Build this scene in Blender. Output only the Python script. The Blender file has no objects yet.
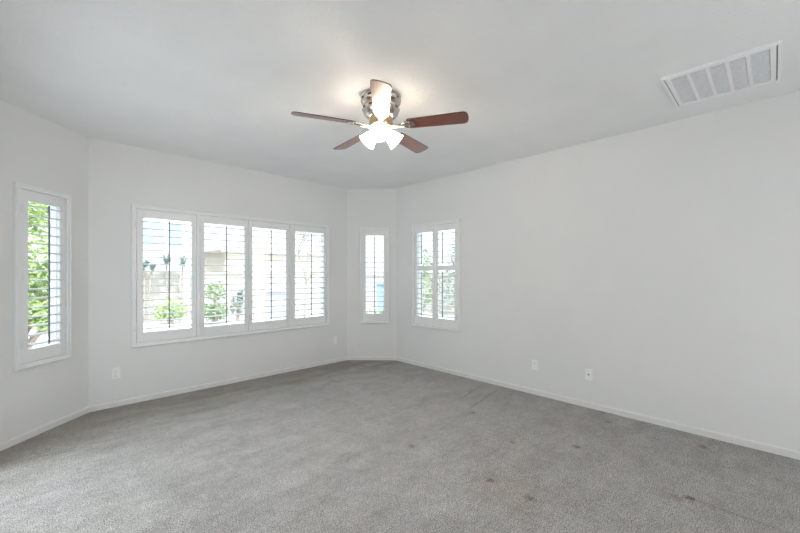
import bpy, bmesh, math, random
from mathutils import Vector, Matrix
random.seed(7)
SC = bpy.context.scene
COL = SC.collection
R = math.radians

# ------------------------------------------------------------------ camera, world, lights, exposure
F_PX, YAW, EYE = 364.78, 44.242, 1.3806
cam_d = bpy.data.cameras.new('camera')
cam_d.sensor_fit = 'HORIZONTAL'; cam_d.sensor_width = 36.0
cam_d.lens = F_PX / 800 * 36.0
cam_d.shift_y = (273.73 - 266.5) / 800
cam_d.clip_start = 0.02; cam_d.clip_end = 300
cam = bpy.data.objects.new('camera', cam_d); COL.objects.link(cam)
cam.location = (0, 0, EYE); cam.rotation_euler = (R(90), 0, R(-YAW))
SC.camera = cam

world = bpy.data.worlds.new('sky'); SC.world = world; world.use_nodes = True
wn = world.node_tree; wn.nodes.clear()
wo = wn.nodes.new('ShaderNodeOutputWorld'); wb = wn.nodes.new('ShaderNodeBackground')
tc = wn.nodes.new('ShaderNodeTexCoord'); sx = wn.nodes.new('ShaderNodeSeparateXYZ')
rp = wn.nodes.new('ShaderNodeValToRGB')
# overcast-style sky: dim at the horizon, brightest overhead
_e = rp.color_ramp.elements
while len(_e) < 4: _e.new(0.5)
for _el, (_p, _c) in zip(_e, ((0.0, (0.38, 0.39, 0.40)), (0.25, (0.50, 0.515, 0.53)), (0.6, (1.0, 1.03, 1.07)), (1.0, (1.35, 1.42, 1.5)))):
    _el.position = _p; _el.color = (*_c, 1)
wn.links.new(tc.outputs['Generated'], sx.inputs[0]); wn.links.new(sx.outputs['Z'], rp.inputs['Fac'])
wn.links.new(rp.outputs['Color'], wb.inputs['Color']); wb.inputs['Strength'].default_value = 3.4
wn.links.new(wb.outputs[0], wo.inputs['Surface'])

def lamp(name, kind, loc, rot, energy, color=(1, 1, 1), **kw):
    d = bpy.data.lights.new(name, kind); d.energy = energy; d.color = color
    for k, v in kw.items(): setattr(d, k, v)
    o = bpy.data.objects.new(name, d); COL.objects.link(o); o.location = loc; o.rotation_euler = rot
    return o
# sun high behind the house, over the back yard
lamp('sun', 'SUN', (0, -20, 30), (R(38), 0, R(-18)), 4.6, (1.0, 0.95, 0.88), angle=R(0.6))
# added fill lamps, out of view: behind the camera and at the left wall
lamp('rear_fill', 'AREA', (2.20, -1.60, 1.075), (R(90), 0, 0), 17, (0.98, 0.985, 1.0), shape='RECTANGLE', size=1.5, size_y=2.0)
lamp('side_fill', 'AREA', (-0.285, 3.0, 1.075), (R(90), 0, R(-90)), 6, (0.93, 0.97, 1.0), shape='RECTANGLE', size=1.75, size_y=2.0)
SC.view_settings.view_transform = 'Standard'; SC.view_settings.look = 'None'
SC.view_settings.gamma = 1.0; SC.view_settings.use_curve_mapping = False
SC.view_settings.exposure = 0.34
SC.cycles.max_bounces = 14; SC.cycles.diffuse_bounces = 8; SC.cycles.transparent_max_bounces = 16
SC.cycles.sample_clamp_indirect = 6.0

# ------------------------------------------------------------------ room sizes and helpers
H = 2.74; XR = 4.0207; YB = 4.7775; XL = -0.30; YR = -1.62; CC = 0.5575; XB = 0.313; T = 0.15
def new_mat(name):
    m = bpy.data.materials.new(name); m.use_nodes = True
    n = m.node_tree.nodes; n.clear()
    out = n.new('ShaderNodeOutputMaterial'); p = n.new('ShaderNodeBsdfPrincipled')
    m.node_tree.links.new(p.outputs[0], out.inputs['Surface'])
    return m, m.node_tree, p, out
def coords(nt, scale=(1, 1, 1), kind='Object'):
    t = nt.nodes.new('ShaderNodeTexCoord'); mp = nt.nodes.new('ShaderNodeMapping')
    mp.inputs['Scale'].default_value = scale
    nt.links.new(t.outputs[kind], mp.inputs[0]); return mp.outputs[0]
def noise(nt, vec, scale, detail=4, rough=0.55):
    t = nt.nodes.new('ShaderNodeTexNoise'); t.inputs['Scale'].default_value = scale
    t.inputs['Detail'].default_value = detail; t.inputs['Roughness'].default_value = rough
    nt.links.new(vec, t.inputs['Vector']); return t.outputs['Fac']
def ramp(nt, fac, stops):
    r = nt.nodes.new('ShaderNodeValToRGB'); e = r.color_ramp.elements
    while len(e) < len(stops): e.new(0.5)
    for el, (p, c) in zip(e, stops): el.position = p; el.color = (*c, 1) if len(c) == 3 else c
    nt.links.new(fac, r.inputs['Fac']); return r.outputs['Color']
def bump(nt, p, h, strength, dist=0.01):
    b = nt.nodes.new('ShaderNodeBump'); b.inputs['Strength'].default_value = strength
    b.inputs['Distance'].default_value = dist
    nt.links.new(h, b.inputs['Height']); nt.links.new(b.outputs[0], p.inputs['Normal'])
def mat(name, col, rough=0.5, metal=0.0, var=0.04, scale=8, bmp=0.0, bscale=60, bdist=0.004, coat=0.0, stretch=(1, 1, 1)):
    m, nt, p, _ = new_mat(name)
    v = coords(nt, stretch)
    lo = tuple(c * (1 - var) for c in col); hi = tuple(min(1, c * (1 + var)) for c in col)
    nt.links.new(ramp(nt, noise(nt, v, scale), [(0.3, lo), (0.7, hi)]), p.inputs['Base Color'])
    p.inputs['Roughness'].default_value = rough; p.inputs['Metallic'].default_value = metal
    p.inputs['Coat Weight'].default_value = coat; p.inputs['Coat Roughness'].default_value = 0.06
    if bmp: bump(nt, p, noise(nt, v, bscale, 3), bmp, bdist)
    return m

M = {}
M['wall'] = mat('wall_paint', (0.783, 0.784, 0.784), 0.75, var=0.012, scale=1.5, bmp=0.25, bscale=70, bdist=0.003)
M['ceiling'] = mat('ceiling_paint', (0.875, 0.88, 0.885), 0.85, var=0.02, scale=2.5, bmp=0.5, bscale=38, bdist=0.006)
M['trim'] = mat('trim_paint', (0.86, 0.86, 0.86), 0.4, var=0.01)
M['base'] = mat('baseboard_paint', (0.77, 0.765, 0.755), 0.5, var=0.01)
M['shutter'] = mat('shutter_paint', (0.84, 0.845, 0.85), 0.35, var=0.01)
M['slat'] = mat('shaded_slat_paint', (0.66, 0.67, 0.68), 0.35, var=0.01)  # shutter white darkened in the colour to stand for backlit shade
M['rod'] = mat('rod_grey', (0.20, 0.235, 0.25), 0.35, var=0.02)
M['window_vinyl'] = mat('window_vinyl', (0.72, 0.73, 0.74), 0.45, var=0.03)
M['plate'] = mat('outlet_plastic', (0.90, 0.90, 0.90), 0.3, var=0.01)
M['slot'] = mat('slot_dark', (0.05, 0.05, 0.05), 0.6, var=0.1)
M['hinge'] = mat('hinge_paint', (0.80, 0.80, 0.80), 0.35, var=0.02)
M['nickel'] = mat('brushed_nickel', (0.62, 0.58, 0.53), 0.22, 1.0, var=0.08, scale=5, stretch=(1, 1, 40))
M['bronze'] = mat('antique_brass', (0.62, 0.46, 0.30), 0.28, 1.0, var=0.1, scale=6)
M['vent_white'] = mat('vent_enamel', (0.92, 0.925, 0.93), 0.4, var=0.01)
M['vent_filter'] = mat('vent_filter', (0.72, 0.74, 0.76), 0.9, var=0.06, scale=50)
M['vent_gap'] = mat('vent_gap', (0.5, 0.5, 0.5), 0.8, var=0.05)

def wood():
    m, nt, p, _ = new_mat('mahogany_blade')
    v = coords(nt, (3, 45, 3))
    nt.links.new(ramp(nt, noise(nt, v, 2.2, 8, 0.6), [(0.25, (0.035, 0.008, 0.006)), (0.55, (0.19, 0.036, 0.012)), (0.8, (0.34, 0.08, 0.022))]), p.inputs['Base Color'])
    p.inputs['Roughness'].default_value = 0.42; p.inputs['Coat Weight'].default_value = 0.8
    p.inputs['Coat Roughness'].default_value = 0.28; p.inputs['Coat IOR'].default_value = 1.9
    return m
M['wood'] = wood()
M['blade_edge'] = mat('blade_edge', (0.05, 0.025, 0.018), 0.5, var=0.1)

def glow(name, col, strength, trans=None):
    m, nt, p, out = new_mat(name)
    v = coords(nt)
    nt.links.new(ramp(nt, noise(nt, v, 30), [(0.3, tuple(c * .97 for c in col)), (0.7, col)]), p.inputs['Base Color'])
    nt.links.new(ramp(nt, noise(nt, v, 12), [(0.3, tuple(c * .94 for c in col)), (0.7, col)]), p.inputs['Emission Color'])
    p.inputs['Emission Strength'].default_value = strength; p.inputs['Roughness'].default_value = 0.4
    return m
M['shade'] = glow('frosted_lit_glass', (1.0, 0.86, 0.70), 16)
M['bulb'] = glow('lit_bulb', (1.0, 0.88, 0.73), 175)

def glass():
    m, nt, p, out = new_mat('window_glass')
    nt.nodes.remove(p)
    tr = nt.nodes.new('ShaderNodeBsdfTransparent'); gl = nt.nodes.new('ShaderNodeBsdfGlossy'); mx = nt.nodes.new('ShaderNodeMixShader')
    tr.inputs['Color'].default_value = (0.93, 0.97, 0.98, 1); gl.inputs['Roughness'].default_value = 0.02
    lw = nt.nodes.new('ShaderNodeLayerWeight'); lw.inputs['Blend'].default_value = 0.5     # thin pane: reflects more at grazing angles
    pw = nt.nodes.new('ShaderNodeMath'); pw.operation = 'POWER'; pw.inputs[1].default_value = 5
    ml = nt.nodes.new('ShaderNodeMath'); ml.operation = 'MULTIPLY_ADD'; ml.inputs[1].default_value = 0.7; ml.inputs[2].default_value = 0.03
    nt.links.new(lw.outputs['Facing'], pw.inputs[0]); nt.links.new(pw.outputs[0], ml.inputs[0]); nt.links.new(ml.outputs[0], mx.inputs[0]); nt.links.new(tr.outputs[0], mx.inputs[1]); nt.links.new(gl.outputs[0], mx.inputs[2])
    nt.links.new(mx.outputs[0], out.inputs['Surface'])
    return m
M['glass'] = glass()

def carpet():
    m, nt, p, out = new_mat('carpet')
    v = coords(nt); N = nt.nodes; L = nt.links
    fib = noise(nt, v, 150, 2, 0.85)
    big = noise(nt, v, 1.1, 3, 0.6)
    t = N.new('ShaderNodeTexCoord'); mp = N.new('ShaderNodeMapping'); mp.inputs['Rotation'].default_value = (0, 0, R(-20)); mp.inputs['Scale'].default_value = (1.0, 3.6, 1)
    L.new(t.outputs['Object'], mp.inputs[0]); nap = noise(nt, mp.outputs[0], 1.7, 5, 0.62)
    base = ramp(nt, fib, [(0.36, (0.12, 0.117, 0.114)), (0.5, (0.63, 0.620, 0.610)), (0.62, (1.0, 0.993, 0.985))])
    def mul(a, b, fac=1.0):
        x = N.new('ShaderNodeMix'); x.data_type = 'RGBA'; x.blend_type = 'MULTIPLY'; x.inputs[0].default_value = fac
        L.new(a, x.inputs[6]); L.new(b, x.inputs[7]); return x.outputs[2]
    c = mul(base, ramp(nt, nap, [(0.32, (0.80, 0.795, 0.79)), (0.68, (1.0, 1.0, 1.0))]))
    c = mul(c, ramp(nt, noise(nt, v, 26, 3, 0.7), [(0.32, (0.78, 0.775, 0.77)), (0.66, (1.0, 1.0, 1.0))]))
    c = mul(c, ramp(nt, noise(nt, v, 5.5, 4, 0.65), [(0.35, (0.85, 0.84, 0.83)), (0.62, (1.0, 1.0, 1.0))]))
    c = mul(c, ramp(nt, big, [(0.3, (0.88, 0.865, 0.85)), (0.7, (1.0, 1.0, 1.0))]))
    light_pool = N.new('ShaderNodeVectorMath'); light_pool.operation = 'DISTANCE'; light_pool.inputs[1].default_value = (0.9, 2.3, 0)  # light pool at left painted into the carpet colour, darker farther off
    L.new(v, light_pool.inputs[0])
    ws = N.new('ShaderNodeMath'); ws.operation = 'MULTIPLY_ADD'; ws.inputs[1].default_value = 2.2; L.new(nap, ws.inputs[0]); L.new(light_pool.outputs['Value'], ws.inputs[2])
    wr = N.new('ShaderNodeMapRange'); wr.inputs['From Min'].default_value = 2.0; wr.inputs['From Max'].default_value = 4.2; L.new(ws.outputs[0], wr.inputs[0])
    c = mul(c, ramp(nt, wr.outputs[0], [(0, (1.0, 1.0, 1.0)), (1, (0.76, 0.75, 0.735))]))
    # browner margin along the bay walls: shade under the windows painted in
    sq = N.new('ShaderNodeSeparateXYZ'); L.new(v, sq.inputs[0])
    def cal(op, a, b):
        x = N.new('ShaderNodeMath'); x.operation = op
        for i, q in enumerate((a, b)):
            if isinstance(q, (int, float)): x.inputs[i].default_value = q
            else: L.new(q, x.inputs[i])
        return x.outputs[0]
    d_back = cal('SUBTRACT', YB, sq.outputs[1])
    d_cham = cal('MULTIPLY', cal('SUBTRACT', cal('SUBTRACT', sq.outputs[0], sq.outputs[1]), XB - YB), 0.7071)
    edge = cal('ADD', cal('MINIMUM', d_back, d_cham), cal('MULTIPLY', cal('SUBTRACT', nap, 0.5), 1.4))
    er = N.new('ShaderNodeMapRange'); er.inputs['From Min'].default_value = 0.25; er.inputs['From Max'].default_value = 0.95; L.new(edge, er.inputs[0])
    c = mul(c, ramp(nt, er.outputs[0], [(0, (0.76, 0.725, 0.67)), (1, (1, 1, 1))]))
    # furniture dents with rusty traces, and a seam: marks that belong to the carpet
    def dist_to(pt):
        d = N.new('ShaderNodeVectorMath'); d.operation = 'DISTANCE'; d.inputs[1].default_value = (*pt, 0)
        nz = N.new('ShaderNodeVectorMath'); nz.operation = 'ADD'
        t2 = N.new('ShaderNodeTexNoise'); t2.inputs['Scale'].default_value = 35; L.new(v, t2.inputs['Vector'])
        s2 = N.new('ShaderNodeVectorMath'); s2.operation = 'MULTIPLY_ADD'; s2.inputs[1].default_value = (.06, .06, 0); s2.inputs[2].default_value = (-.03, -.03, 0)
        L.new(t2.outputs['Color'], s2.inputs[0]); L.new(v, nz.inputs[0]); L.new(s2.outputs[0], nz.inputs[1])
        L.new(nz.outputs[0], d.inputs[0]); return d.outputs['Value']
    spots = [((2.846, 0.363), .030, (0.42, 0.36, 0.32)), ((2.79, 0.42), .04, (0.75, 0.66, 0.62)), ((3.049, 2.079), .028, (0.5, 0.46, 0.43)),
             ((3.038, 1.098), .035, (0.60, 0.47, 0.40)), ((2.135, 1.329), .028, (0.62, 0.48, 0.42)), ((2.14, 1.05), .035, (0.62, 0.50, 0.44)),
             ((2.109, 2.027), .03, (0.66, 0.53, 0.48)), ((3.758, 0.398), .035, (0.55, 0.52, 0.50)), ((3.757, 1.082), .035, (0.55, 0.52, 0.50)),
             ((2.1, 1.2), .22, (0.92, 0.86, 0.83)), ((2.75, 1.5), .03, (0.75, 0.64, 0.6))]
    for pt, rad, col in spots:
        k = N.new('ShaderNodeMapRange'); k.inputs['From Min'].default_value = rad * 0.3; k.inputs['From Max'].default_value = rad * 1.3
        L.new(dist_to(pt), k.inputs[0]); c = mul(c, ramp(nt, k.outputs[0], [(0, col), (1, (1, 1, 1))]))
    sp = N.new('ShaderNodeSeparateXYZ'); L.new(v, sp.inputs[0])
    def mth(op, a, b=None):
        x = N.new('ShaderNodeMath'); x.operation = op
        for i, q in enumerate((a, b)):
            if q is None: continue
            if isinstance(q, (int, float)): x.inputs[i].default_value = q
            else: L.new(q, x.inputs[i])
        return x.outputs[0]
    def crease(x0, y0, x1, y1, w):   # narrow dark line between two floor points
        lx, ly = x1 - x0, y1 - y0; ln = math.hypot(lx, ly); lx /= ln; ly /= ln
        dx = mth('SUBTRACT', sp.outputs[0], x0); dy = mth('SUBTRACT', sp.outputs[1], y0)
        al = mth('ADD', mth('MULTIPLY', dx, lx), mth('MULTIPLY', dy, ly))
        ac = mth('ABSOLUTE', mth('SUBTRACT', mth('MULTIPLY', dx, ly), mth('MULTIPLY', dy, lx)))
        over = mth('MAXIMUM', mth('SUBTRACT', al, ln), mth('MULTIPLY', al, -1))
        d = mth('MAXIMUM', ac, over)
        k = N.new('ShaderNodeMapRange'); k.inputs['From Min'].default_value = w * .3; k.inputs['From Max'].default_value = w
        L.new(d, k.inputs[0]); return ramp(nt, k.outputs[0], [(0, (0.72, 0.71, 0.70)), (1, (1, 1, 1))])
    for q in ((2.846, 0.36, 2.83, -0.6, .009), (3.32, 2.42, 3.84, 2.53, .012), (3.13, 2.185, 3.85, 2.30, .012)):
        c = mul(c, crease(*q))
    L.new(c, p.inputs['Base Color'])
    p.inputs['Roughness'].default_value = 1.0; p.inputs['Specular IOR Level'].default_value = 0.1
    p.inputs['Sheen Weight'].default_value = 0.15; p.inputs['Sheen Roughness'].default_value = 0.6
    ad = mth('ADD', fib, mth('MULTIPLY', nap, 0.8))
    bump(nt, p, ad, 0.5, 0.006)
    return m
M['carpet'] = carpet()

class MB:
    """collects shapes and links them as one mesh object"""
    def __init__(s): s.b = bmesh.new()
    def box(s, lo, hi, mx=None):
        x0, y0, z0 = lo; x1, y1, z1 = hi
        v = [s.b.verts.new((mx @ Vector(c)) if mx else c) for c in
             ((x0, y0, z0), (x1, y0, z0), (x1, y1, z0), (x0, y1, z0), (x0, y0, z1), (x1, y0, z1), (x1, y1, z1), (x0, y1, z1))]
        for f in ((3, 2, 1, 0), (4, 5, 6, 7), (0, 1, 5, 4), (1, 2, 6, 5), (2, 3, 7, 6), (3, 0, 4, 7)): s.b.faces.new([v[i] for i in f])
        return s
    def lathe(s, prof, n=40, mx=None, cap=True):
        rings = []
        for r, z in prof:
            ring = [Vector((r * math.cos(2 * math.pi * i / n), r * math.sin(2 * math.pi * i / n), z)) for i in range(n)]
            rings.append([s.b.verts.new((mx @ q) if mx else q) for q in ring])
        for a, b in zip(rings, rings[1:]):
            for i in range(n): s.b.faces.new((a[i], a[(i + 1) % n], b[(i + 1) % n], b[i]))
        if cap:
            s.b.faces.new(list(reversed(rings[0]))); s.b.faces.new(rings[-1])
        return s
    def tube(s, pts, rad, n=8):
        pts = [Vector(p) for p in pts]; rads = rad if isinstance(rad, (list, tuple)) else [rad] * len(pts)
        rings = []
        for i, p in enumerate(pts):
            d = (pts[min(i + 1, len(pts) - 1)] - pts[max(i - 1, 0)]).normalized()
            u = d.cross(Vector((0, 0, 1)) if abs(d.z) < .95 else Vector((1, 0, 0))).normalized(); w = d.cross(u)
            rings.append([s.b.verts.new(p + rads[i] * (u * math.cos(2 * math.pi * k / n) + w * math.sin(2 * math.pi * k / n))) for k in range(n)])
        for a, b in zip(rings, rings[1:]):
            for k in range(n): s.b.faces.new((a[k], a[(k + 1) % n], b[(k + 1) % n], b[k]))
        s.b.faces.new(rings[0]); s.b.faces.new(list(reversed(rings[-1])))
        return s
    def prism(s, poly, z0, z1, mx=None):
        lo = [s.b.verts.new((mx @ Vector((x, y, z0))) if mx else (x, y, z0)) for x, y in poly]
        hi = [s.b.verts.new((mx @ Vector((x, y, z1))) if mx else (x, y, z1)) for x, y in poly]
        s.b.faces.new(list(reversed(lo))); s.b.faces.new(hi); n = len(poly)
        for i in range(n): s.b.faces.new((lo[i], lo[(i + 1) % n], hi[(i + 1) % n], hi[i]))
        return s
    def face(s, pts): s.b.faces.new([s.b.verts.new(p) for p in pts]); return s
    def build(s, name, m, parent=None, bevel=0.0, smooth=False, recalc=True, segs=2):
        if recalc: bmesh.ops.recalc_face_normals(s.b, faces=s.b.faces)
        me = bpy.data.meshes.new(name); s.b.to_mesh(me); s.b.free()
        o = bpy.data.objects.new(name, me); COL.objects.link(o); me.materials.append(m)
        if parent: o.parent = parent
        if smooth:
            for f in me.polygons: f.use_smooth = True
            if smooth != 'all':
                try: me.set_sharp_from_angle(angle=R(smooth if smooth is not True else 35))
                except Exception: pass
        if bevel:
            bv = o.modifiers.new('bevel', 'BEVEL'); bv.width = bevel; bv.segments = segs; bv.limit_method = 'ANGLE'; bv.angle_limit = R(40)
        return o
def tag(o, label=None, cat=None, group=None, kind=None):
    if label: o['label'] = label
    if cat: o['category'] = cat
    if group: o['group'] = group
    if kind: o['kind'] = kind
    return o
def empty(name, loc=(0, 0, 0), rz=0.0):
    o = bpy.data.objects.new(name, None); COL.objects.link(o); o.location = loc; o.rotation_euler = (0, 0, rz)
    o.empty_display_size = 0.1; return o
def dup(root):
    def cp(o, par):
        c = o.copy(); COL.objects.link(c)
        if par: c.parent = par
        for ch in list(o.children): cp(ch, c)
        return c
    return cp(root, None)

# ------------------------------------------------------------------ room shell
PLAN = [(XL, YR), (XL, YB - (XB - XL)), (XB, YB), (XR - CC, YB), (XR, YB - CC), (XR, YR)]
def offset_plan(d):
    n = len(PLAN); out = []
    for i in range(n):
        p0, p1, p2 = (Vector(PLAN[(i + k) % n]) for k in (-1, 0, 1))
        d0 = (p1 - p0).normalized(); d1 = (p2 - p1).normalized()
        n0 = Vector((-d0.y, d0.x)); n1 = Vector((-d1.y, d1.x))
        b = (n0 + n1).normalized(); out.append(p1 + b * (d / b.dot(n0)))
    return out
OUT = offset_plan(T); INB = offset_plan(-0.013)
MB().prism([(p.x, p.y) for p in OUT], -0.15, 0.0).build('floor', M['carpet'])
MB().prism([(p.x, p.y) for p in OUT], H, H + 0.15).build('ceiling', M['ceiling'])
for nm in ('floor', 'ceiling'): tag(bpy.data.objects[nm], kind='structure')
NAMES = ['left', 'bay_left', 'back', 'bay_right', 'right', 'rear']

def frame_of(i):
    a, b = Vector(PLAN[i]), Vector(PLAN[(i + 1) % 6]); d = (b - a).normalized()
    return a, b, d, Vector((-d.y, d.x))       # start, end, along, outward

def wall(i, holes):
    a, b, d, o = frame_of(i); L = (b - a).length
    oa, ob = OUT[i], OUT[(i + 1) % 6]
    ss = sorted({0.0, L, *[h[0] for h in holes], *[h[1] for h in holes]})
    zs = sorted({0.0, H, *[h[2] for h in holes], *[h[3] for h in holes]})
    bm = MB()
    def P(s, z, back):
        if not back: q = a + d * s
        elif s == 0: q = oa
        elif s == L: q = ob
        else: q = a + d * s + o * T
        return (q.x, q.y, z)
    inside = lambda s, z: any(h[0] < s < h[1] and h[2] < z < h[3] for h in holes)
    for s0, s1 in zip(ss, ss[1:]):
        for z0, z1 in zip(zs, zs[1:]):
            if inside((s0 + s1) / 2, (z0 + z1) / 2): continue
            for bk in (0, 1): bm.face([P(s0, z0, bk), P(s1, z0, bk), P(s1, z1, bk), P(s0, z1, bk)])
    for h in holes:
        s0, s1, z0, z1 = h
        for (p, q) in (((s0, z0), (s1, z0)), ((s1, z0), (s1, z1)), ((s1, z1), (s0, z1)), ((s0, z1), (s0, z0))):
            if p[1] == q[1] == 0: continue
            bm.face([P(*p, 0), P(*q, 0), P(*q, 1), P(*p, 1)])
    for (p, q) in (((0, 0), (0, H)), ((L, 0), (L, H))):
        bm.face([P(*p, 0), P(*q, 0), P(*q, 1), P(*p, 1)])
    bmesh.ops.remove_doubles(bm.b, verts=bm.b.verts, dist=1e-5)
    tag(bm.build('wall_' + NAMES[i], M['wall']), kind='structure')
    # baseboard: a strip with an eased top edge, broken at doors
    ia, ib = INB[i], INB[(i + 1) % 6]
    doors = sorted((h[0], h[1]) for h in holes if h[2] == 0); cuts = [0.0]
    for p, q in doors: cuts += [p, q]
    cuts.append(L); bb = MB()
    for s0, s1 in zip(cuts[::2], cuts[1::2]):
        prof = [(0, 0), (.013, 0), (.013, .046), (.009, .055), (0, .058)]
        va = []
        for s in (s0, s1):
            ring = []
            for t, z in prof:
                sh = (ia - a).dot(d) if s == 0 else ((ib - b).dot(d) if s == L else 0)
                q = a + d * (s + sh * t / .013) - o * t; ring.append(bb.b.verts.new((q.x, q.y, z)))
            va.append(ring)
        n = len(prof)
        for k in range(n): bb.b.faces.new((va[0][k], va[0][(k + 1) % n], va[1][(k + 1) % n], va[1][k]))
        bb.b.faces.new(va[0]); bb.b.faces.new(list(reversed(va[1])))
    tag(bb.build('baseboard_' + NAMES[i], M['base']), kind='structure')

ZB, ZT, CAS = 0.594, 2.121, 0.044
def s_of(i, pt): a, b, d, o = frame_of(i); return (Vector(pt) - a).dot(d)
WIN = {  # wall index: (s0, s1) of the casing's outer edge
    1: (s_of(1, (-0.175, 4.289)) - .014, s_of(1, (0.171, 4.635)) - .014),
    2: (0.657 - XB, 3.121 - XB),
    3: (s_of(3, (3.613, 4.627)), s_of(3, (3.947, 4.294))),
    4: (s_of(4, (XR, 3.834)), s_of(4, (XR, 2.950))),
}
hole = lambda w: (w[0] + CAS, w[1] - CAS, ZB + CAS, ZT - CAS)
FILL_DOOR = None  # door openings below are added out of view for fill light
for i in range(6):
    if i in WIN: wall(i, [hole(WIN[i])])
    elif i == 5: FILL_DOOR = (XR - 3.00, XR - 1.40, 0.0, 2.15); wall(i, [FILL_DOOR])
    else: SIDE = (2.08 - YR, 3.92 - YR, 0.0, 2.15); wall(i, [SIDE])

def ring_box(mb, s0, s1, z0, z1, w, y0, y1):
    mb.box((s0, y0, z0), (s1, y1, z0 + w)); mb.box((s0, y0, z1 - w), (s1, y1, z1))
    mb.box((s0, y0, z0 + w), (s0 + w, y1, z1 - w)); mb.box((s1 - w, y0, z0 + w), (s1, y1, z1 - w)); return mb

def wall_empty(name, i, s, z=0.0):   # local x along the wall to the right, y outward, z up
    a, b, d, o = frame_of(i); q = a + d * s
    return empty(name, (q.x, q.y, z), math.atan2(d.y, d.x))

# ---- windows behind the shutters
def window(i, num, mulls=(), rail=None):
    s0, s1, z0, z1 = hole(WIN[i]); w = s1 - s0; h = z1 - z0
    root = tag(wall_empty('window_%d' % num, i, s0, z0), kind='structure')
    fr = ring_box(MB(), 0, w, 0, h, .032, .044, .104)
    for mx in mulls: fr.box((mx - .022, .047, .032), (mx + .022, .101, h - .032))
    if rail: fr.box((.032, .050, rail - z0 - .022), (w - .032, .099, rail - z0 + .022))
    fr.build('window_frame', M['window_vinyl'], root, bevel=.003)
    edges = [.032] + [m for mm in mulls for m in (mm - .022, mm + .022)] + [w - .032]
    for e0, e1 in zip(edges[::2], edges[1::2]):
        zz = [.032, h - .032] if not rail else [.032, rail - z0 - .022, rail - z0 + .022, h - .032]
        for g0, g1 in zip(zz[::2], zz[1::2]):
            MB().box((e0, .070, g0), (e1, .076, g1)).build('pane', M['glass'], root)
    MB().box((0, .104, 0), (w, .160, .008)).build('window_sill', M['trim'], root)
    return root

# ---- plantation shutters
def shutter(i, label, panels, posts=(), rail=None, tilts=None, rod_dx=0.0, hinges=()):
    s0, s1 = WIN[i]; W = s1 - s0
    root = tag(wall_empty('plantation_shutter', i, s0, ZB), label, 'shutter', 'white plantation shutters over the windows')
    hh = ZT - ZB
    cs = ring_box(MB(), 0, W, 0, hh, CAS, -.030, -.0005)
    cs.build('casing', M['shutter'], root, bevel=.005)
    lip = ring_box(MB(), .004, W - .004, .004, hh - .004, .012, -.036, -.029); lip.build('casing_bead', M['shutter'], root, bevel=.003)
    for p0, p1 in posts:
        MB().box((p0, -.030, CAS), (p1, .012, hh - CAS)).build('post', M['shutter'], root, bevel=.004)
    for k, (p0, p1) in enumerate(panels):
        g = .003; a0, a1 = p0 + g, p1 - g; z0, z1 = CAS + g, hh - CAS - g
        st = .046; rb, rt = .104, .086
        pm = MB(); yb, yf = .010, -.018
        sl_, sr_ = st + (.012 if (i == 1 or (i == 2 and k == 0)) else 0), st + (.010 if i == 1 else 0)
        pm.box((a0, yf, z0), (a0 + sl_, yb, z1)); pm.box((a1 - sr_, yf, z0), (a1, yb, z1))
        pm.box((a0 + sl_, yf + .002, z0), (a1 - sr_, yb - .002, z0 + rb)); pm.box((a0 + sl_, yf + .002, z1 - rt), (a1 - sr_, yb - .002, z1))
        bays = [(z0 + rb, z1 - rt)]
        if rail:
            rz = rail - ZB; pm.box((a0 + sl_, yf + .002, rz - .034), (a1 - sr_, yb - .002, rz + .034))
            bays = [(z0 + rb, rz - .034), (rz + .034, z1 - rt)]
        panel = pm.build('shutter_panel', M['shutter'], root, bevel=.0025)
        sl = MB(); x0, x1 = a0 + sl_ + .0015, a1 - sr_ - .0015
        tilt = R((tilts or [0] * 9)[k])
        rods = []
        for b0, b1 in bays:
            n = max(1, round((b1 - b0) / .0768)); pitch = (b1 - b0) / n
            for j in range(n):
                zc = b0 + pitch * (j + .5); ell = []
                for q in range(14):
                    th = 2 * math.pi * q / 14
                    u = .0445 * math.cos(th); w = .0064 * math.sin(th)
                    y = -.004 + u * math.cos(tilt) - w * math.sin(tilt); z = zc + u * math.sin(tilt) + w * math.cos(tilt)
                    ell.append((y, z))
                A = [sl.b.verts.new((x0, y, z)) for y, z in ell]; B = [sl.b.verts.new((x1, y, z)) for y, z in ell]
                for q in range(14): sl.b.faces.new((A[q], A[(q + 1) % 14], B[(q + 1) % 14], B[q]))
                sl.b.faces.new(A); sl.b.faces.new(list(reversed(B)))
            dz = -.0445 * math.sin(tilt)
            rods.append((b0 + pitch * .5 + dz - .012, b1 - pitch * .5 + dz + .025))
        sl.build('slats', M['slat'], panel, smooth=50)
        xm = (x0 + x1) / 2 + rod_dx; yr = -.004 - .0445 * math.cos(tilt)
        for r0, r1 in rods:
            MB().box((xm - .006, yr - .013, r0), (xm + .006, yr - .001, r1)).build('tilt_rod', M['rod'], panel, bevel=.003)['label'] = 'grey tilt rod'
        side = hinges[k] if k < len(hinges) else None
        if side is not None:
            hx = p0 if side == 'l' else p1
            for hz in (z0 + .16, (z0 + z1) / 2, z1 - .16):
                hb = MB(); hb.box((hx - .010, -.0335, hz - .036), (hx + .010, -.0185, hz + .036))
                hb.build('hinge', M['hinge'], panel, bevel=.002)
    return root

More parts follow.
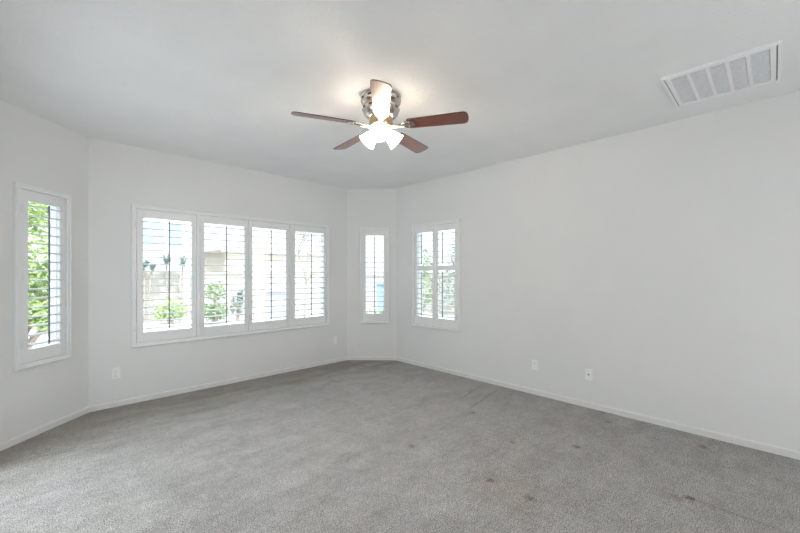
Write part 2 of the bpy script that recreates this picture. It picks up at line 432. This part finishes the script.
big_in = [(CAS, .626), (.664, 1.238), (1.238, 1.811), (1.849, 2.420)]
window(1, 1); window(2, 2, mulls=(1.194,)); window(3, 3); window(4, 4, rail=1.46)
NW = WIN[1][1] - WIN[1][0]; NC = WIN[3][1] - WIN[3][0]; NR = WIN[4][1] - WIN[4][0]
shutter(1, 'narrow white shutter on the angled wall at far left, green leaves behind its slats', [(CAS, NW - CAS)], tilts=[3], hinges='l')
shutter(2, 'wide white four-panel shutter filling the long window wall', big_in, posts=[(.626, .664), (1.811, 1.849)], tilts=[2, 2, 2, 10], hinges='lllr')
shutter(3, 'narrow white single-panel shutter on the short angled wall in the far corner', [(CAS, NC - CAS)], tilts=[5], hinges='r')
shutter(4, 'white two-panel shutter with a middle rail on the long plain wall', [(CAS, NR / 2), (NR / 2, NR - CAS)], rail=1.462, tilts=[4, 4], rod_dx=-.03, hinges='lr')

# ---- glass doors added out of view to bring in fill light
for nm_, wi_, (s0, s1, z0, z1) in (('fill_door_1', 5, FILL_DOOR), ('fill_door_2', 0, SIDE)):
    dr = tag(wall_empty(nm_, wi_, s0), kind='structure'); w = s1 - s0
    f = ring_box(MB(), 0, w, 0, z1, .05, .05, .12); f.box((w / 2 - .04, .05, .05), (w / 2 + .04, .12, z1 - .05)); f.build('fill_door_frame', M['trim'], dr, bevel=.004)
    for e0, e1 in ((.05, w / 2 - .04), (w / 2 + .04, w - .05)): MB().box((e0, .08, .05), (e1, .088, z1 - .05)).build('pane', M['glass'], dr)  # panes of the added fill doors

# ------------------------------------------------------------------ ceiling fan
FX, FY = 1.849, 2.108
fan = tag(empty('ceiling_fan', (FX, FY, H)), 'five-blade dark wood ceiling fan with three lit frosted glass shades', 'ceiling fan')
MB().lathe([(.150, 0), (.154, -.004), (.154, -.012), (.146, -.018)], 56).build('ceiling_rim', M['nickel'], fan, smooth=True)
MB().lathe([(.142, -.012), (.149, -.020), (.152, -.034), (.151, -.052), (.146, -.060), (.132, -.068), (.126, -.072), (.126, -.080)], 56).build('canopy', M['nickel'], fan, smooth=40)
MB().lathe([(.128, -.079), (.137, -.086), (.141, -.100), (.139, -.118), (.132, -.136), (.118, -.152), (.100, -.164), (.088, -.170)], 56).build('motor_housing', M['nickel'], fan, smooth=40)
MB().lathe([(.129, -.071), (.134, -.075), (.134, -.079), (.129, -.083)], 56).build('trim_band', M['bronze'], fan, smooth=True)
for k in range(12):
    mx = Matrix.Rotation(2 * math.pi * (k + .5) / 12, 4, 'Z')
    MB().box((.147, -.016, -.046), (.1525, .016, -.030), mx).build('vent_slot', M['slot'], fan)
    MB().box((.134, -.014, -.112), (.1415, .014, -.098), mx).build('vent_slot', M['slot'], fan)
MB().lathe([(.088, -.168), (.092, -.175), (.092, -.228), (.084, -.240), (.055, -.246)], 48).build('rotor_hub', M['bronze'], fan, smooth=40)
# heading of the blade that points at the camera
base = math.atan2(-FY, -FX)
def blade(ang):
    br = MB()     # blade, local x outward
    out = []
    x0, x1, w0, w1 = .205, .660, .056, .067
    out += [(x0, -w0 + .014), (x0 + .014, -w0)]
    out += [(x1 - .030, -w1), (x1 - .010, -w1 + .010), (x1, -w1 + .035)]
    out += [(x1 + .003, 0)]
    out += [(x1, w1 - .035), (x1 - .010, w1 - .010), (x1 - .030, w1)]
    out += [(x0 + .014, w0), (x0, w0 - .014)]
    br.prism(out, -.003, .003)
    b = br.build('blade', M['wood'], fan, bevel=.0012)
    b.data.materials.append(M['blade_edge'])
    for pf in b.data.polygons:
        if abs(pf.normal.z) < .5: pf.material_index = 1
    b.matrix_local = Matrix.Translation((0, 0, -.230)) @ Matrix.Rotation(ang, 4, 'Z') @ Matrix.Rotation(R(PITCH), 4, 'X')
    ir = MB()
    pl = [(.075, -.014), (.120, -.012), (.165, -.020), (.200, -.038), (.235, -.042), (.262, -.030), (.272, 0),
          (.262, .030), (.235, .042), (.200, .038), (.165, .020), (.120, .012), (.075, .014)]
    ir.prism(pl, -.0085, -.0032)
    ir.tube([(.07, 0, -.012), (.12, 0, -.013), (.17, 0, -.011), (.21, 0, -.009)], [.011, .010, .009, .004], 10)
    for sxy in ((.225, -.022), (.225, .022), (.252, 0)):
        ir.lathe([(.0055, -.0085), (.0055, -.0105), (.003, -.012)], 12, Matrix.Translation((sxy[0], sxy[1], 0)))
    ir.build('blade_iron', M['nickel'], b, smooth=40)
PITCH = -13.0
for k in range(5): blade(base + 2 * math.pi * k / 5)
# light kit
MB().lathe([(.050, -.244), (.044, -.250), (.056, -.256), (.060, -.266), (.058, -.282), (.046, -.296), (.028, -.306), (.012, -.314), (.006, -.320)], 40).build('light_fitter', M['bronze'], fan, smooth=40)
for k in range(3):
    az = base - R(5) + k * 2 * math.pi / 3
    tilt = R(55)
    # local z of the shade runs from the socket out through the mouth
    mx = Matrix.Rotation(az, 4, 'Z') @ Matrix.Translation((.046, 0, -.262)) @ Matrix.Rotation(math.pi - tilt, 4, 'Y')
    so = MB().lathe([(.016, -.012), (.019, .0), (.024, .012), (.026, .028), (.022, .032)], 24).build('lamp_socket', M['bronze'], fan, smooth=40)
    so.matrix_local = mx
    prof = [(.026, .020), (.036, .027), (.045, .042), (.052, .060), (.057, .080), (.063, .098), (.070, .112)]
    inner = [(r - .003, z) for r, z in reversed(prof)]
    sh = MB().lathe(prof + inner, 32, cap=False).build('lamp_shade', M['shade'], fan, smooth='all', recalc=True)
    sh.matrix_local = mx
    bl = MB().lathe([(.012, .032), (.014, .045), (.024, .066), (.027, .080), (.023, .094), (.012, .104), (.003, .107)], 20).build('bulb', M['bulb'], sh, smooth='all')

# ------------------------------------------------------------------ return air vent on the ceiling
VX0, VX1, VY0, VY1 = 3.058, 3.652, -.030, .552
vent = tag(empty('air_vent', ((VX0 + VX1) / 2, (VY0 + VY1) / 2, H)), 'square white return air grille with five openings set on the ceiling', 'vent')
hx, hy = (VX1 - VX0) / 2, (VY1 - VY0) / 2
def flat_ring(mb, hx, hy, w, z0, z1, wy=None):
    wy = wy or w
    mb.box((-hx, -hy, z0), (-hx + w, hy, z1)); mb.box((hx - w, -hy, z0), (hx, hy, z1))
    mb.box((-hx + w, -hy, z0), (hx - w, -hy + wy, z1)); mb.box((-hx + w, hy - wy, z0), (hx - w, hy, z1)); return mb
flat_ring(MB(), hx, hy, .016, -.022, -.0003).build('vent_frame', M['vent_white'], vent, bevel=.002)
MB().box((-hx + .016, -hy + .016, -.006), (hx - .016, hy - .016, -.002)).build('vent_backing', M['vent_gap'], vent)
g = flat_ring(MB(), hx - .020, hy - .022, .018, -.020, -.010, .026)
gx, gy = hx - .038, hy - .048
for k in range(1, 5):
    y = -gy + 2 * gy * k / 5; g.box((-gx, y - .010, -.019), (gx, y + .010, -.010))
g.build('grille_door', M['vent_white'], vent, bevel=.0015)
MB().box((-gx - .01, -gy - .01, -.0105), (gx + .01, gy + .01, -.007)).build('filter', M['vent_filter'], vent)
fs = MB()
for k in range(int(2 * gx / .0125)):
    x = -gx + .006 + k * .0125
    fs.box((-.004, -gy, -.0006), (.004, gy, .0006), Matrix.Translation((x, 0, -.0135)) @ Matrix.Rotation(R(40), 4, 'Y'))
fs.build('slats', M['vent_filter'], vent)

# ------------------------------------------------------------------ wall plates
def plate(i, s, z, kind, label):
    o = tag(wall_empty('wall_outlet' if kind != 'cable' else 'cable_plate', i, s, z), label, 'outlet' if kind != 'cable' else 'wall plate')
    w, h = .036, .058
    MB().box((-w, -.006, -h), (w, -.0002, h)).build('cover_plate', M['plate'], o, bevel=.003)
    if kind == 'duplex':
        for zz in (-.021, .021):
            rc = MB().lathe([(.0165, -.0005), (.0165, .0025), (.0150, .0032)], 24, Matrix.Translation((0, -.006, zz)) @ Matrix.Rotation(R(90), 4, 'X') @ Matrix.Scale(.86, 4, (0, 1, 0))).build('receptacle', M['plate'], o, smooth=40)
            sl = MB()
            sl.box((-.0068, -.0096, zz + .001), (-.0048, -.0090, zz + .009)); sl.box((.0048, -.0096, zz + .001), (.0068, -.0090, zz + .008)); sl.box((-.002, -.0096, zz - .010), (.002, -.0090, zz - .006))
            sl.build('slot', M['slot'], rc)
        MB().lathe([(.003, 0), (.003, .0015), (.002, .002)], 12, Matrix.Translation((0, -.006, 0)) @ Matrix.Rotation(R(90), 4, 'X')).build('screw', M['hinge'], o)
    elif kind == 'rocker':
        MB().box((-.0165, -.0085, -.033), (.0165, -.0055, .033)).build('receptacle', M['plate'], o, bevel=.0015)
        for zz in (-.048, .048): MB().lathe([(.003, 0), (.003, .0012), (.002, .0016)], 12, Matrix.Translation((0, -.006, zz)) @ Matrix.Rotation(R(90), 4, 'X')).build('screw', M['hinge'], o)
    else:
        MB().lathe([(.0075, 0), (.0075, .004), (.005, .004), (.005, .011), (.0015, .011)], 16, Matrix.Translation((0, -.006, 0)) @ Matrix.Rotation(R(90), 4, 'X')).build('cable_jack', M['slot'], o)
        for zz in (-.042, .042): MB().lathe([(.003, 0), (.003, .0012), (.002, .0016)], 12, Matrix.Translation((0, -.006, zz)) @ Matrix.Rotation(R(90), 4, 'X')).build('screw', M['hinge'], o)
plate(2, 0.531 - XB, .345, 'duplex', 'white outlet low on the window wall, left of the wide shutter')
plate(2, 3.239 - XB, .348, 'rocker', 'small white plate low on the window wall, beside the far corner')
plate(4, s_of(4, (XR, 1.913)), .336, 'duplex', 'white outlet on the long plain wall, nearer the two-panel shutter')
plate(4, s_of(4, (XR, 1.335)), .342, 'cable', 'white plate with a dark central cable jack on the long plain wall')

# ------------------------------------------------------------------ outdoors
M['gravel'] = mat('gravel_ground', (0.53, 0.525, 0.515), 0.95, var=0.25, scale=14, bmp=0.6, bscale=30, bdist=.02)
M['block'] = mat('painted_block', (0.45, 0.42, 0.385), 0.9, var=0.06, scale=3, bmp=0.3, bscale=25, bdist=.01)
M['stucco'] = mat('pale_stucco', (0.58, 0.555, 0.52), 0.9, var=0.04, scale=2, bmp=0.3, bscale=40, bdist=.006)
M['cream'] = mat('cream_stucco', (0.55, 0.51, 0.445), 0.9, var=0.04, scale=2, bmp=0.3, bscale=40, bdist=.006)
M['tile'] = mat('roof_tile', (0.38, 0.35, 0.315), 0.85, var=0.2, scale=5, stretch=(1, 1, 4))
M['house_glass'] = mat('house_window', (0.28, 0.38, 0.43), 0.25, var=0.1, scale=1, coat=.3)
M['white'] = mat('white_paint', (0.82, 0.82, 0.82), 0.5)
M['leaf_bright'] = mat('leaf_bright', (0.34, 0.46, 0.17), 0.55, var=0.35, scale=6)
M['leaf_mid'] = mat('leaf_mid', (0.23, 0.30, 0.165), 0.6, var=0.35, scale=6)
M['leaf_grey'] = mat('leaf_grey', (0.23, 0.265, 0.24), 0.6, var=0.3, scale=6)
M['yucca'] = mat('yucca_leaf', (0.15, 0.23, 0.215), 0.5, var=0.25, scale=5)
M['bark'] = mat('bark', (0.30, 0.25, 0.21), 0.9, var=0.2, scale=10, bmp=.5, bscale=30)
M['grey_metal'] = mat('grey_metal', (0.32, 0.325, 0.38), 0.5, var=0.05)
M['bin_blue'] = mat('bin_plastic', (0.23, 0.36, 0.42), 0.45, var=0.05)
M['rubber'] = mat('rubber', (0.04, 0.04, 0.04), 0.7)
GZ = -.12
tag(MB().box((-40, YB + 1.2, GZ - .2), (60, 60, GZ)).box((XR + .6, -20, GZ - .2), (60, YB + 1.2, GZ)).box((-40, -20, GZ - .2), (XL - .3, YB + 1.2, GZ)).box((XL - .3, -20, GZ - .2), (XR + .6, YR - .3, GZ)).build('ground', M['gravel']), kind='structure')

pr = MB().box((-4.6, -6.0, 2.50), (-.47, 3.1, 2.62)).box((-.47, -6.0, 2.50), (4.6, -1.79, 2.62))  # unseen cover added to block sky light at the doors
for px_, py_ in ((-4.5, -5.9), (-4.5, 0), (-4.5, 3.0), (0, -5.9), (4.5, -5.9)): pr.box((px_ - .07, py_ - .07, GZ), (px_ + .07, py_ + .07, 2.5))
tag(pr.build('sky_blocker', M['stucco']), kind='structure')
tag(MB().box((-14, 14.0, GZ), (10.0, 14.2, 1.42)).box((-14, 13.96, 1.36), (10.0, 14.24, 1.47)).build('block_wall', M['block']),
    'long low tan block wall behind the shrubs outside the wide window', 'garden wall')
tag(MB().box((10.6, -12, GZ), (10.8, 13.6, 1.36)).box((10.56, -12, 1.30), (10.84, 13.6, 1.41)).build('block_wall', M['block']),
    'low tan block wall outside the two-panel shutter', 'garden wall')
def pillar(x, y, w, h, m, label):
    tag(MB().box((x - w / 2, y - w / 2, GZ), (x + w / 2, y + w / 2, h)).box((x - w / 2 - .04, y - w / 2 - .04, h), (x + w / 2 + .04, y + w / 2 + .04, h + .08)).build('wall_pillar', m), label, 'pillar')
pillar(3.35, 13.75, .24, 1.36, M['white'], 'white pillar in front of the block wall, right of the bright green bush')
pillar(5.72, 13.6, .44, 2.25, M['cream'], 'tall cream pillar beyond the third panel of the wide shutter')

def house(name, x0, x1, y0, y1, z1, ridge, m, wins, label):
    h = tag(empty(name, ((x0 + x1) / 2, (y0 + y1) / 2, GZ)), label, 'house')
    cx, cy = (x0 + x1) / 2, (y0 + y1) / 2
    MB().box((x0 - cx, y0 - cy, 0), (x1 - cx, y1 - cy, z1 - GZ)).build('wall', m, h)
    e = .45; zr = z1 - GZ; rf = MB()
    hw, hd = (x1 - x0) / 2 + e, (y1 - y0) / 2 + e; rl = max(.2, hw - hd)
    b = [(-hw, -hd, zr), (hw, -hd, zr), (hw, hd, zr), (-hw, hd, zr)]; t = [(-rl, 0, zr + ridge), (rl, 0, zr + ridge)]
    b2 = [(x, y, z + .16) for x, y, z in b]
    rf.face(list(reversed(b)))
    for i in range(4): rf.face([b[i], b[(i + 1) % 4], b2[(i + 1) % 4], b2[i]])
    rf.face([b2[0], b2[1], t[1], t[0]]); rf.face([b2[2], b2[3], t[0], t[1]]); rf.face([b2[1], b2[2], t[1]]); rf.face([b2[3], b2[0], t[0]])
    bmesh.ops.remove_doubles(rf.b, verts=rf.b.verts, dist=1e-4)
    rf.build('roof', M['tile'], h)
    for (wx0, wx1, wz0, wz1) in wins:
        fr = MB()
        yy = y0 - cy
        ring_box(fr, wx0 - cx - .07, wx1 - cx + .07, wz0 - GZ - .07, wz1 - GZ + .07, .07, yy - .05, yy + .02)
        fr.box((wx0 - cx - .14, yy - .10, wz0 - GZ - .15), (wx1 - cx + .14, yy, wz0 - GZ - .07))
        f = fr.build('window', M['white'], h)
        MB().box((wx0 - cx, yy - .015, wz0 - GZ), (wx1 - cx, yy + .01, wz1 - GZ)).build('pane', M['house_glass'], f)
house('neighbor_house', -6.0, 6.6, 24, 34, 5.6, 1.6, M['stucco'],
      [(3.35, 4.85, 2.85, 4.25), (5.05, 5.72, 2.75, 4.20), (-2.2, -0.7, 2.85, 4.25)],
      'pale two-storey house with blue-tinted windows behind the leftmost wide panel')
house('neighbor_house', 9.6, 20.0, 28.5, 38, 3.0, 1.5, M['cream'], [],
      'low cream house with a tan roof behind the middle of the wide shutter')

def leaves(mb, c, rad, n, size, rnd):
    c = Vector(c); rad = Vector(rad)
    for _ in range(n):
        while True:
            q = Vector((rnd.uniform(-1, 1), rnd.uniform(-1, 1), rnd.uniform(-1, 1)))
            if .25 < q.length < 1: break
        q = q * (.75 + .25 * rnd.random())
        p = c + Vector((q.x * rad.x, q.y * rad.y, q.z * rad.z))
        s = size * rnd.uniform(.6, 1.3)
        u = Vector((rnd.gauss(0, 1), rnd.gauss(0, 1), rnd.gauss(0, .6))).normalized()
        v = u.cross(Vector((rnd.gauss(0, 1), rnd.gauss(0, 1), rnd.gauss(0, 1)))).normalized()
        mb.face([p - u * s, p + v * s * .45, p + u * s, p - v * s * .45])
def bush(x, y, blobs, n, size, m, label, cat='bush', name='bush', stem=.3):
    rnd = random.Random(int(x * 97 + y * 31))
    r = tag(empty(name, (x, y, GZ)), label, cat)
    lf = MB()
    for c, rad in blobs: leaves(lf, c, rad, n, size, rnd)
    lf.build('foliage', m, r, recalc=False)
    st = MB()
    for c, rad in blobs:
        st.tube([(0, 0, -.02), (c[0] * .4, c[1] * .4, c[2] * .5), (c[0], c[1], c[2])], [.05 * stem / .3, .035 * stem / .3, .012], 6)
    st.build('trunk' if cat == 'tree' else 'stems', M['bark'], r)
    return r
bush(2.70, 12.6, [((0, 0, .46), (.36, .36, .36)), ((-.22, .1, .34), (.26, .3, .3)), ((.22, -.1, .36), (.26, .3, .32))], 380, .05, M['leaf_bright'],
     'bright green round bush outside the leftmost panel of the wide shutter')
bush(1.85, 12.7, [((-.1, 0, .45), (.35, .3, .38)), ((.16, 0, .5), (.26, .3, .36))], 90, .04, M['leaf_grey'], 'sparse grey twiggy shrub left of the bright green bush')
bush(3.37, 12.38, [((0, 0, .75), (.18, .2, .42))], 240, .045, M['leaf_mid'], 'green upright shrub just right of the white pillar')
bush(3.62, 11.6, [((0, 0, 1.0), (.36, .36, .34)), ((.12, .1, .34), (.34, .34, .32)), ((-.2, 0, .40), (.26, .3, .3))], 380, .055, M['leaf_mid'],
     'tall mid-green shrub outside the second panel of the wide shutter', stem=.4)
bush(4.50, 12.2, [((0, 0, .45), (.28, .3, .40)), ((.14, 0, .8), (.17, .2, .22))], 330, .05, M['leaf_grey'], 'dark grey-green shrub right of the tall mid-green shrub')
# tree outside the left window
tr = [((0, 0, 1.9), (.85, .8, .75)), ((-.6, .1, 1.35), (.6, .6, .6)), ((.45, .2, 1.3), (.55, .5, .55)), ((.1, 0, 2.7), (.6, .6, .5)), ((-.2, -.2, .9), (.5, .5, .35)), ((.55, -.1, .75), (.45, .4, .4))]
bush(-.35, 9.2, tr, 1300, .055, M['leaf_bright'], 'leafy bright green tree outside the far left shutter', 'tree', 'tree', stem=.5)
# hedge-like greens outside the right hand windows
bush(9.7, 8.9, [((0, 0, .9), (.7, .7, .8)), ((.2, .3, 1.9), (.7, .7, .7))], 420, .08, M['leaf_mid'], 'pale green tall shrub outside the left half of the two-panel shutter')
bush(9.6, 7.2, [((0, 0, 1.2), (.6, .6, 1.0)), ((.2, -.2, 2.1), (.6, .7, .7))], 380, .08, M['leaf_grey'], 'grey-green tall shrub outside the right half of the two-panel shutter')
bush(5.25, 6.45, [((0, 0, .42), (.24, .24, .34)), ((.2, -.15, .42), (.22, .22, .32))], 300, .05, M['leaf_mid'], 'low green shrub outside the narrow corner shutter')

def yucca(x, y, heads, label):
    rnd = random.Random(int(x * 53))
    r = tag(empty('yucca_plant', (x, y, GZ)), label, 'plant')
    lf = MB(); tk = MB()
    for hx_, hy_, hz, rad, n in heads:
        tk.tube([(hx_ * .2, hy_ * .2, -.02), (hx_ * .7, hy_ * .7, hz * .6), (hx_, hy_, hz)], [.04, .035, .03], 8)
        for _ in range(n):
            az = rnd.uniform(0, 6.283); el = rnd.uniform(-.35, 1.4)
            d = Vector((math.cos(az) * math.cos(el), math.sin(az) * math.cos(el), math.sin(el))); s = Vector((-math.sin(az), math.cos(az), 0)) * .032
            p = Vector((hx_, hy_, hz)); L = rad * rnd.uniform(.8, 1.1); mid = p + d * L * .5; tip = p + d * L - Vector((0, 0, L * .10)); up = d.cross(s).normalized() * .006
            a = [lf.b.verts.new(q) for q in (p - s, p + s, mid + s, mid - s, tip)]; 
            lf.b.faces.new((a[0], a[1], a[2], a[3])); lf.b.faces.new((a[3], a[2], a[4]))
    tk.build('trunk', M['bark'], r); lf.build('foliage', M['yucca'], r, recalc=False)
yucca(2.20, 13.55, [(0, 0, 1.70, .40, 56), (-.3, 0, 1.60, .38, 50), (.2, .02, 1.62, .30, 40)], 'spiky low yucca cluster in front of the block wall, leftmost of three')
yucca(2.80, 13.6, [(0, 0, 1.84, .38, 48)], 'spiky yucca in front of the block wall, middle of three')
yucca(3.08, 13.2, [(.08, 0, 1.78, .50, 26)], 'tall thin-leaved yucca in front of the block wall, rightmost of three')

# thin desert tree seen through the third and fourth wide panels
def twig_tree(x, y, label):
    rnd = random.Random(5); r = tag(empty('tree', (x, y, GZ)), label, 'tree'); tk = MB(); lf = MB()
    def grow(p, d, L, rad, dep):
        q = p + d * L; tk.tube([p, p + d * L * .5 + Vector((rnd.gauss(0, .03), rnd.gauss(0, .03), 0)), q], [rad, rad * .85, rad * .65], 6)
        if dep == 0:
            leaves(lf, q, (.22, .22, .16), 14, .035, rnd); return
        for _ in range(3 if dep > 1 else 2):
            nd = (d + Vector((rnd.gauss(0, .55), rnd.gauss(0, .55), rnd.gauss(.1, .3)))).normalized(); grow(q, nd, L * rnd.uniform(.6, .8), rad * .62, dep - 1)
    grow(Vector((0, 0, -.02)), Vector((.05, 0, 1)), 1.25, .04, 4)
    tk.build('trunk', M['bark'], r); lf.build('foliage', M['leaf_grey'], r, recalc=False)
twig_tree(6.35, 11.2, 'thin bare-branched tree outside the rightmost wide panel')

ub = tag(empty('utility_cabinet', (4.78, 9.9, GZ), R(-35)), 'grey metal cabinet outside the third panel of the wide shutter', 'cabinet')
MB().box((-.30, -.25, 0), (.30, .25, .98)).build('body', M['grey_metal'], ub, bevel=.01)
MB().box((-.32, -.28, .98), (.32, .27, 1.03)).build('lid', M['grey_metal'], ub, bevel=.008)
dd = MB().box((-.06, -.268, .08), (.27, -.25, .92)).build('door', M['grey_metal'], ub, bevel=.004)
MB().box((.02, -.285, .45), (.05, -.268, .57)).build('handle', M['nickel'], dd, bevel=.003)

wb_ = tag(empty('wheeled_bin', (6.42, 7.0, GZ), R(-45)), 'pale blue wheeled bin outside the narrow corner shutter', 'bin')
bm = MB()
lo = [(-.24, -.28), (.24, -.28), (.24, .28), (-.24, .28)]; hi = [(-.30, -.36), (.30, -.36), (.30, .36), (-.30, .36)]
A = [bm.b.verts.new((x, y, .06)) for x, y in lo]; B = [bm.b.verts.new((x, y, 1.22)) for x, y in hi]
bm.b.faces.new(A); bm.b.faces.new(B)
for i in range(4): bm.b.faces.new((A[i], A[(i + 1) % 4], B[(i + 1) % 4], B[i]))
bm.build('body', M['bin_blue'], wb_, bevel=.02)
MB().box((-.33, -.40, 1.22), (.33, .40, 1.30)).build('lid', M['bin_blue'], wb_, bevel=.025)
for sx_ in (-1, 1): MB().lathe([(.13, -.03), (.13, .03)], 24, Matrix.Translation((sx_ * .24, .30, .13)) @ Matrix.Rotation(R(90), 4, 'Y')).build('wheel', M['rubber'], wb_, smooth=40)
